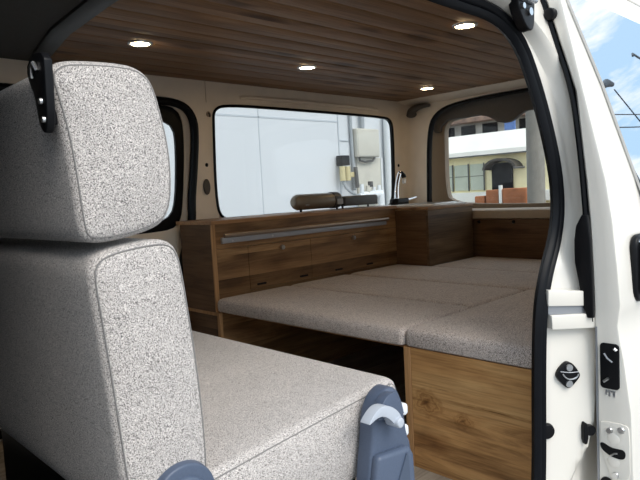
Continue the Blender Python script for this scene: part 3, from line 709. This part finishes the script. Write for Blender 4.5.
for x0, x1, y in ((1.50, 1.585, 2.085), (1.69, 1.79, 2.105)):
    obj('top_slot', P(rrect(x0, x1, y-.009, y+.009, .008), 'Z', CT-.002, CT+.0012), BLACK, cab, smooth=False)

# sink cabinet at the back corner
sk = thing('sink_cabinet', 'deeper wooden cabinet with pale sink top in the back corner', 'cabinet', (2.56, 1.9, BED))
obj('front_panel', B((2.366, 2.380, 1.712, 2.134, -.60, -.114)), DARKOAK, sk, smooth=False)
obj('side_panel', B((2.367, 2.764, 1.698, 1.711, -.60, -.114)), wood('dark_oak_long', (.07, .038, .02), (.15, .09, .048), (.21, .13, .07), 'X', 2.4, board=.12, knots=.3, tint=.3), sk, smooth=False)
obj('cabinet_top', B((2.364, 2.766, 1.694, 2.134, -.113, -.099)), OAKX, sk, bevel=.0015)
st_o = obj('sink_top', P(rrect(2.44, 2.75, 1.72, 2.12, .03), 'Z', -.0988, -.090), SINKM, sk, bevel=.002)
obj('sink_lid', P(rrect(2.48, 2.72, 1.75, 1.98, .03), 'Z', -.0898, -.086), STEEL, st_o, bevel=.001)
fa = thing('faucet', 'small chrome faucet with black base on the sink corner', 'faucet', (2.60, 2.04, -.090))
obj('faucet_base', P(rrect(2.520, 2.650, 2.010, 2.070, .028), 'Z', -.0898, -.056), BLACK, fa, bevel=.010)
obj('spout', T([(2.550, 2.03, -.06), (2.552, 2.03, -.02), (2.562, 2.03, .03), (2.578, 2.03, .068), (2.588, 2.03, .080)], lambda i: (.014, .012, .011, .011, .011)[i], 14), CHROME, fa)
obj('spray_nozzle', T([(2.586, 2.03, .079), (2.597, 2.028, .080), (2.608, 2.022, .066), (2.610, 2.020, .054)], .0125, 12), BLACK, fa)
obj('nozzle_tip', CY((2.602, 2.014, .046), (2.594, 2.010, .024), .010, .009), plain('white_tip', (.8, .8, .8), .3), fa)
obj('lever', T([(2.66, 2.04, -.066), (2.69, 2.035, -.062), (2.722, 2.03, -.056)], .007, 12), CHROME, fa)

# portable stove on the cabinet top
sv = thing('camp_stove', 'bronze cylindrical camp stove with flat dark burner tray on cabinet top', 'camp stove', (2.0, 2.03, CT))
bm = bmesh.new(); rr = .0365; ax, az = 2.03, -.0415
prof = [(1.782, .012), (1.786, .024), (1.795, .031), (1.808, rr), (2.03, rr), (2.05, rr+.002), (2.068, rr+.002), (2.075, rr-.004), (2.078, .02), (2.078, .0008)]
R = [[bm.verts.new((x+.018, ax+r_*math.cos(t), az+r_*math.sin(t))) for t in [2*math.pi*k/28 for k in range(28)]] for x, r_ in prof]
for A, C in zip(R, R[1:]):
    for k in range(28): bm.faces.new((A[k], A[(k+1) % 28], C[(k+1) % 28], C[k]))
bm.faces.new(R[0]); bm.faces.new(R[-1][::-1])
obj('canister_housing', bm, BRONZE, sv)
obj('end_ring', CY((2.040, ax, az), (2.082, ax, az), rr+.0035, rr+.0035, 28), DARKMET, sv, bevel=.003)
obj('label_plate', P(rrect(2.048, 2.086, -.062, -.036, .003), 'Y', ax-rr-.0058, ax-rr+.004), LABEL, sv, smooth=False)
obj('badge', P(rrect(1.845, 1.868, -.058, -.052, .002), 'Y', ax-rr-.0002, ax-rr+.006), LABEL, sv, smooth=False)
obj('burner_tray', B((2.098, 2.340, 1.985, 2.085, -.074, -.030)), DARKMET, sv, bevel=.004)
obj('tray_top', B((2.102, 2.336, 1.990, 2.080, -.0298, -.026)), BRONZE, sv, bevel=.001)
for x in (1.835, 2.072, 2.112, 2.30): obj('foot', CY((x, ax-.012, CT+.001), (x, ax-.012, -.062), .005, .006, 12), BLACK, sv)

# grip and clips on the inner panels
gp = [(2.782, 2.082, .410), (2.770, 2.074, .425), (2.766, 2.050, .438), (2.770, 2.02, .446), (2.778, 1.985, .450), (2.784, 1.955, .448)]
tag(obj('assist_grip', T(chaikin(gp, 2, False), lambda i: .030-.0010*i, 12), DARKTRIM), 'dark brown curved grip at the rear roof corner', 'grip')
def oval(x, z, rx, rz, y, d, mat, name, label, cat, group=None):
    bm = P([(x+rx*math.cos(t), z+rz*math.sin(t)) for t in [2*math.pi*i/24 for i in range(24)]], 'Y', y, y-d)
    o = obj(name, bm, mat, bevel=min(.004, d*.4)); return tag(o, label, cat, group)
oval(1.414, .047, .016, .033, WR-.0005, .012, DARKTRIM, 'belt_cover', 'dark oval cover low on the pillar left of the large side window', 'cover')
oval(1.424, .139, .0075, .0085, WR-.0005, .003, BLACK, 'screw_plug', 'black round plug just above the dark oval pillar cover', 'plug', 'plugs on the cream pillars')
oval(2.716, .128, .008, .009, WR-.0005, .003, BLACK, 'screw_plug', 'black round plug on the rear pillar above the faucet', 'plug', 'plugs on the cream pillars')
ch = thing('coat_hook', 'tiny brown hook high on the pillar left of the large window', 'hook', (1.45, WR, .35))
obj('plate', P([(1.449+.010*math.cos(t), .352+.012*math.sin(t)) for t in [2*math.pi*i/20 for i in range(20)]], 'Y', WR-.0005, WR-.004), TRIMB, ch)
obj('hook', T([(1.449, WR-.003, .356), (1.447, WR-.014, .352), (1.447, WR-.016, .344), (1.448, WR-.012, .340)], .004, 8), DARKTRIM, ch)

# ------------------------------------------------------------------ outside
struct('ground', B((-30, 60, -40, 40, GROUND-.05, GROUND)), ASPHALT, smooth=False)
wb_ = thing('building', 'plain pale blue white clad building outside the side window', 'building', (5, 5.4, GROUND))
obj('wall', B((-6, 6.16, 5.0, 5.25, GROUND, 5.0)), WHITEWALL, wb_, smooth=False)
obj('joint', B((-6, 5.22, 4.996, 5.002, .818, .836)), CLADJOINT, wb_, smooth=False)
for x in (1.95, 4.01): obj('joint', B((x-.006, x+.006, 4.996, 5.002, GROUND, 5.0)), CLADJOINT, wb_, smooth=False)
obj('joint', B((5.21, 5.225, 4.99, 5.002, GROUND, 5.0)), CLADJOINT, wb_, smooth=False)
obj('joint', B((5.22, 5.44, 4.99, 5.002, .60, .612)), CLADJOINT, wb_, smooth=False)
obj('cream_panel', B((5.50, 5.94, 4.97, 5.0, -.5, .398)), BOXCREAM, wb_, smooth=False)
s2 = thing('siding_wall', 'grey blocked wall strip at the right edge of the side window', 'wall', (6.4, 5.2, GROUND))
bm = bmesh.new()
for k in range(30): prism(bm, [(6.18, -1.38+k*.115), (7.2, -1.38+k*.115), (7.2, -1.38+k*.115+.103), (6.18, -1.38+k*.115+.103)], 'Y', 5.05, 5.15)
obj('siding', bm, BLOCK, s2, smooth=False)
obj('backing', B((6.18, 7.2, 5.08, 5.2, GROUND, 2.2)), DARKMET, s2, smooth=False)
eb = thing('electrical_box', 'large cream electrical box on the white building wall', 'electrical box', (5.75, 4.85, .41))
obj('box_body', B((5.45, 5.86, 4.905, 4.997, .402, .751)), BOXCREAM, eb, bevel=.012)
obj('box_door', B((5.46, 5.85, 4.896, 4.907, .414, .740)), BOXCREAM, eb, bevel=.006)
obj('box_cable', T([(5.50, 4.93, .40), (5.51, 4.93, .36), (5.60, 4.93, .345), (5.75, 4.93, .36), (5.79, 4.93, .40)], .014, 8), DARKMET, eb)
tag(obj('conduit', T([(5.405, 4.97, 1.6), (5.41, 4.97, .9), (5.425, 4.97, .2), (5.43, 4.97, 0)], .020, 10), PIPEG), 'thin grey conduit rising left of the cream electrical box', 'pipe')
tag(obj('conduit', T([(5.60, 4.95, .755), (5.60, 4.95, 1.6)], .030, 10), PIPEG), 'grey conduit leaving the top of the cream electrical box', 'pipe')
tag(obj('downpipe', T([(6.06, 4.93, -1.38), (6.06, 4.93, .5), (6.08, 4.93, 1.6)], .055, 14), PIPEW), 'thick white downpipe at the right edge of the side window view', 'pipe')
tag(obj('downpipe', T([(5.965, 4.975, .40), (5.965, 4.975, -1.38)], .018, 12), PIPEW), 'thin white pipe between the cream electrical box and the thicker downpipe', 'pipe')
mt = thing('gas_meter', 'black capped gas meter with yellow tanks on the building wall', 'meter', (5.25, 4.9, .1))
obj('meter_cap', B((5.06, 5.19, 4.88, 4.988, .30, .42)), BLACK, mt, bevel=.01)
obj('meter_tank', CY((5.07, 4.90, .12), (5.07, 4.90, .29), .035), YELLOWISH, mt)
obj('meter_tank', CY((5.16, 4.90, .12), (5.16, 4.90, .29), .035), YELLOWISH, mt)
obj('meter_outlet', B((5.21, 5.28, 4.90, 4.988, .16, .22)), YELLOWISH, mt, bevel=.006)
obj('meter_hose', T([(5.07, 4.90, .12), (5.10, 4.88, .03), (5.18, 4.88, -.02), (5.28, 4.90, -.05)], .016, 8), PIPEG, mt)
obj('meter_hose', T([(5.30, 4.90, .28), (5.30, 4.89, .16), (5.31, 4.89, .03)], .026, 8), DARKMET, mt)
mt.location.x += .085
pv = thing('pipe_valves', 'cluster of pale insulated pipes with valves low on the wall', 'valves', (5.65, 4.85, -.1))
obj('insulated_pipe', T([(5.32, 4.86, -.09), (5.4, 4.86, -.07), (5.73, 4.86, -.06)], .05, 12), PIPEW, pv)
obj('pipe_riser', T([(5.70, 4.84, -1.384), (5.70, 4.84, -.06)], .045, 12), PIPEW, pv)
for x in (5.36, 5.47, 5.58, 5.68): obj('valve_body', CY((x, 4.85, -.06), (x, 4.85, .03+.04*((int(x*100)) % 3)/2), .03, .024), PIPEW if x != 5.47 else BOXCREAM, pv)
pv.location.x += .07
obj('valve_cap', CY((5.58, 4.84, .03), (5.58, 4.84, .10), .032), DARKMET, pv)

# behind the van
rb = thing('restaurant', 'low cream yellow building with arched awning seen through rear window', 'building', (14.5, 8, GROUND))
obj('wall', B((14.0, 14.4, 2.0, 14, GROUND, .75)), CREAMWALL, rb, smooth=False)
obj('fascia', P([(13.75, .72), (13.75, .84), (14.0, 1.30), (14.5, 1.34), (14.5, .72)], 'Y', 2.0, 14), FASCIA, rb, smooth=False)
obj('eave_line', B((13.74, 13.76, 2.0, 14, .70, .735)), DARKMET, rb, smooth=False)
for y0, y1 in ((9.15, 9.62), (8.66, 9.08), (8.20, 8.60), (9.7, 10.3)):
    f = obj('window_shutter', B((13.95, 14.0, y0, y1, -.16, .52)), SHUTTER, rb, smooth=False)
    obj('shutter_rail', B((13.94, 13.951, y0-.03, y0+.01, -.18, .54), (13.94, 13.951, y0, y1, .20, .215)), DARKMET, f, smooth=False)
obj('doorway', B((13.93, 14.0, 7.40, 7.96, -1.2, .50)), DOORDK, rb, smooth=False)
obj('base_band', B((13.90, 14.0, 2.0, 14, -.48, -.22)), FASCIA, rb, smooth=False)
bm = bmesh.new(); arcp = [(7.58+.46*math.cos(t), .33+.28*math.sin(t)) for t in [math.pi*i/14 for i in range(15)]]
arci = [(7.58+.40*math.cos(t), .33+.22*math.sin(t)) for t in [math.pi*i/14 for i in range(14, -1, -1)]]
A = [bm.verts.new((13.6, y, z)) for y, z in arcp]; C = [bm.verts.new((14.0, y, z)) for y, z in arcp]
D = [bm.verts.new((13.6, y, z)) for y, z in arci[::-1]]; E = [bm.verts.new((14.0, y, z)) for y, z in arci[::-1]]
for i in range(14):
    bm.faces.new((A[i], A[i+1], C[i+1], C[i])); bm.faces.new((D[i], E[i], E[i+1], D[i+1])); bm.faces.new((A[i], D[i], D[i+1], A[i+1])); bm.faces.new((C[i], C[i+1], E[i+1], E[i]))
bm.faces.new((A[0], C[0], E[0], D[0])); bm.faces.new((A[14], D[14], E[14], C[14]))
obj('awning', bm, AWN, rb)
for k, (y0, y1, zt, lab) in enumerate(((7.74, 8.12, -.14, 'rust orange board left of the white post by the restaurant door'), (7.0, 7.66, -.12, 'wider rust orange board right of the white post by the restaurant door'))):
    tag(obj('planter_board', B((12.9, 13.2, y0*.93, y1*.93, GROUND, zt-.02)), RUST, bevel=.03), lab, 'planter', 'rust boards by the restaurant')
tag(obj('post', B((12.88, 12.96, 7.13, 7.19, GROUND, -.06)), PIPEW), 'white post between the two rust orange boards', 'post')
tag(obj('planter_board', B((12.9, 13.2, 7.60, 7.86, GROUND, -.30)), RUST, bevel=.03), 'low rust board left of the taller rust boards', 'planter', 'rust boards by the restaurant')
gv = obj('hedge', B((11.9, 12.4, 3.0, 13, GROUND, -.52)), GRASS, bevel=.05); tag(gv, 'low yellow green hedge below the rear window view', 'hedge')
up_ = thing('utility_pole', 'thick grey concrete utility pole at the right of rear window', 'pole', (8, 3.89, GROUND))
obj('shaft', CY((8, 3.89, GROUND), (8, 3.89, 7), .125, .10, 24), CONC, up_)
obj('step_bolt', CY((7.9, 3.78, .9), (7.8, 3.66, .9), .012, n=8), DARKMET, up_)
obj('step_bolt', CY((7.9, 4.0, .2), (7.8, 4.12, .2), .012, n=8), DARKMET, up_)
oh = thing('old_house', 'old house with brown tiled roof far behind the rear window', 'house', (22, 12, GROUND))
obj('wall', B((22, 26, 8.5, 17, GROUND, 2.55)), HOUSEW, oh, smooth=False)
obj('roof', P([(21.4, 2.50), (21.4, 2.66), (24, 3.9), (26.6, 2.66), (26.6, 2.5)], 'Y', 8.2, 17.4), ROOFT, oh, smooth=False)
for y in (11.0, 12.6, 13.6, 14.6): obj('window', B((21.95, 22.0, y-.35, y+.3, 1.95, 2.42)), DOORDK, oh, smooth=False)
sg_ = thing('sign', 'small blue sign board hanging over the cream building roof', 'sign', (18, 9.6, 1.2))
obj('sign_board', B((18, 18.06, 9.42, 9.78, 1.25, 2.05)), BLUESIGN, sg_, smooth=False)
obj('sign_post', B((18.06, 18.12, 9.55, 9.65, GROUND, 2.0)), DARKMET, sg_, smooth=False)
# lamp and wires that the sliding door's glass mirrors
sl_ = thing('street_lamp', 'tall grey street lamp mirrored in the sliding door glass', 'street lamp', (31.0, -8.6, GROUND))
obj('lamp_post', CY((32.4, -8.6, GROUND), (32.4, -8.6, 8.8), .10, .07, 14), LAMPG, sl_)
obj('lamp_arm', T([(32.4, -8.6, 8.7), (32.45, -8.4, 9.2), (32.8, -8.1, 9.42)], .06, 10), LAMPG, sl_)
obj('lamp_head', T([(32.7, -8.05, 9.25), (33.3, -8.0, 9.48), (33.9, -7.95, 9.42)], lambda i: (.14, .22, .13)[i], 12), LAMPG, sl_)
for a, b, lab in (((22, -9.0, 7.0), (60, -9.0, 9.3), 'lowest overhead cable mirrored in the sliding door glass'), ((22, -9.6, 8.2), (60, -9.6, 10.6), 'middle overhead cable mirrored in the sliding door glass'), ((34.0, -8, 9.15), (35.5, -8, 7.1), 'slanting stay cable mirrored beside the street lamp')):
    p = [tuple(a[k]+(b[k]-a[k])*t for k in range(3)) for t in [i/10 for i in range(11)]]
    p = [(x, y, z-.35*4*(i/10)*(1-i/10)*(1 if a[0] == 22 else 0)) for i, (x, y, z) in enumerate(p)]
    tag(obj('cable', T(p, .035, 6), BLACK), lab, 'cable', 'overhead cables')
ba = thing('bracket_arm', 'short dark pole arm mirrored high in the sliding door glass', 'pole arm', (43.6, -8, GROUND))
obj('arm_post', CY((44.6, -8, GROUND), (44.6, -8, 12.4), .12, .10, 12), LAMPG, ba)
obj('arm', T([(44.6, -8, 12.2), (42.3, -8, 12.3), (41.2, -8, 12.5), (41.0, -8, 12.3)], .07, 8), LAMPG, ba)

# ------------------------------------------------------------------ light and sky
w = bpy.data.worlds.new('World'); sc.world = w; w.use_nodes = True; nt = w.node_tree
bg = nt.nodes['Background']; tc = N(nt, 'ShaderNodeTexCoord'); sp = N(nt, 'ShaderNodeSeparateXYZ'); nt.links.new(tc.outputs['Generated'], sp.inputs[0])
sky = ramp(nt, [(.0, (.30, .30, .30)), (.49, (.42, .42, .42)), (.50, (.78, .84, .88)), (.58, (.44, .64, .84)), (1.0, (.46, .62, .80))])
mr = N(nt, 'ShaderNodeMapRange'); mr.inputs['From Min'].default_value = -1; nt.links.new(sp.outputs['Z'], mr.inputs['Value']); nt.links.new(mr.outputs[0], sky.inputs['Fac'])
mp = N(nt, 'ShaderNodeMapping'); mp.inputs['Scale'].default_value = (2.2, 2.2, 7.0); nt.links.new(tc.outputs['Generated'], mp.inputs['Vector'])
cn = N(nt, 'ShaderNodeTexNoise'); setin(cn, Scale=2.2, Detail=7.0, Roughness=.6); nt.links.new(mp.outputs[0], cn.inputs['Vector'])
cr = ramp(nt, [(.46, (0, 0, 0)), (.64, (1, 1, 1))]); nt.links.new(cn.outputs['Fac'], cr.inputs['Fac'])
hz = N(nt, 'ShaderNodeMath', operation='GREATER_THAN'); hz.inputs[1].default_value = 0; nt.links.new(sp.outputs['Z'], hz.inputs[0])
mm = N(nt, 'ShaderNodeMath', operation='MULTIPLY'); nt.links.new(cr.outputs['Color'], mm.inputs[0]); nt.links.new(hz.outputs[0], mm.inputs[1])
mx = N(nt, 'ShaderNodeMix', data_type='RGBA'); nt.links.new(mm.outputs[0], mx.inputs[0]); nt.links.new(sky.outputs['Color'], mx.inputs[6]); mx.inputs[7].default_value = (1.1, 1.06, 1.02, 1)
nt.links.new(mx.outputs[2], bg.inputs['Color']); bg.inputs['Strength'].default_value = 1.25
sun = bpy.data.lights.new('sun', 'SUN'); sun.energy = 1.9; sun.angle = math.radians(40); sun.color = (1, .94, .86)
so = bpy.data.objects.new('sun', sun); COL.objects.link(so)
so.rotation_euler = Vector((.05, .70, -.71)).to_track_quat('-Z', 'Y').to_euler(); so.location = (0, -8, 8)

# ------------------------------------------------------------------ camera
yaw, pit, rol = math.radians(43.96663805), math.radians(-4.58204194), math.radians(-3.01920074)
F = Vector((math.sin(yaw)*math.cos(pit), math.cos(yaw)*math.cos(pit), math.sin(pit))); Rr = Vector((math.cos(yaw), -math.sin(yaw), 0)); U = Rr.cross(F)
c, s = math.cos(rol), math.sin(rol); right = c*Rr+s*U; upv = -s*Rr+c*U
cam = bpy.data.cameras.new('camera'); co = bpy.data.objects.new('camera', cam); COL.objects.link(co)
cam.sensor_width = 36; cam.lens = 596.0009/640*36; cam.clip_start = .02; cam.clip_end = 300
co.matrix_world = Matrix(((right.x, upv.x, -F.x, 0), (right.y, upv.y, -F.y, 0), (right.z, upv.z, -F.z, 0), (0, 0, 0, 1)))
sc.camera = co
for o in list(COL.objects):
    if o.parent is None: o.location.z += LIFT
vs_ = sc.view_settings; vs_.view_transform = 'Standard'; vs_.look = 'None'; vs_.exposure = 0.56; vs_.gamma = 1; vs_.use_curve_mapping = False
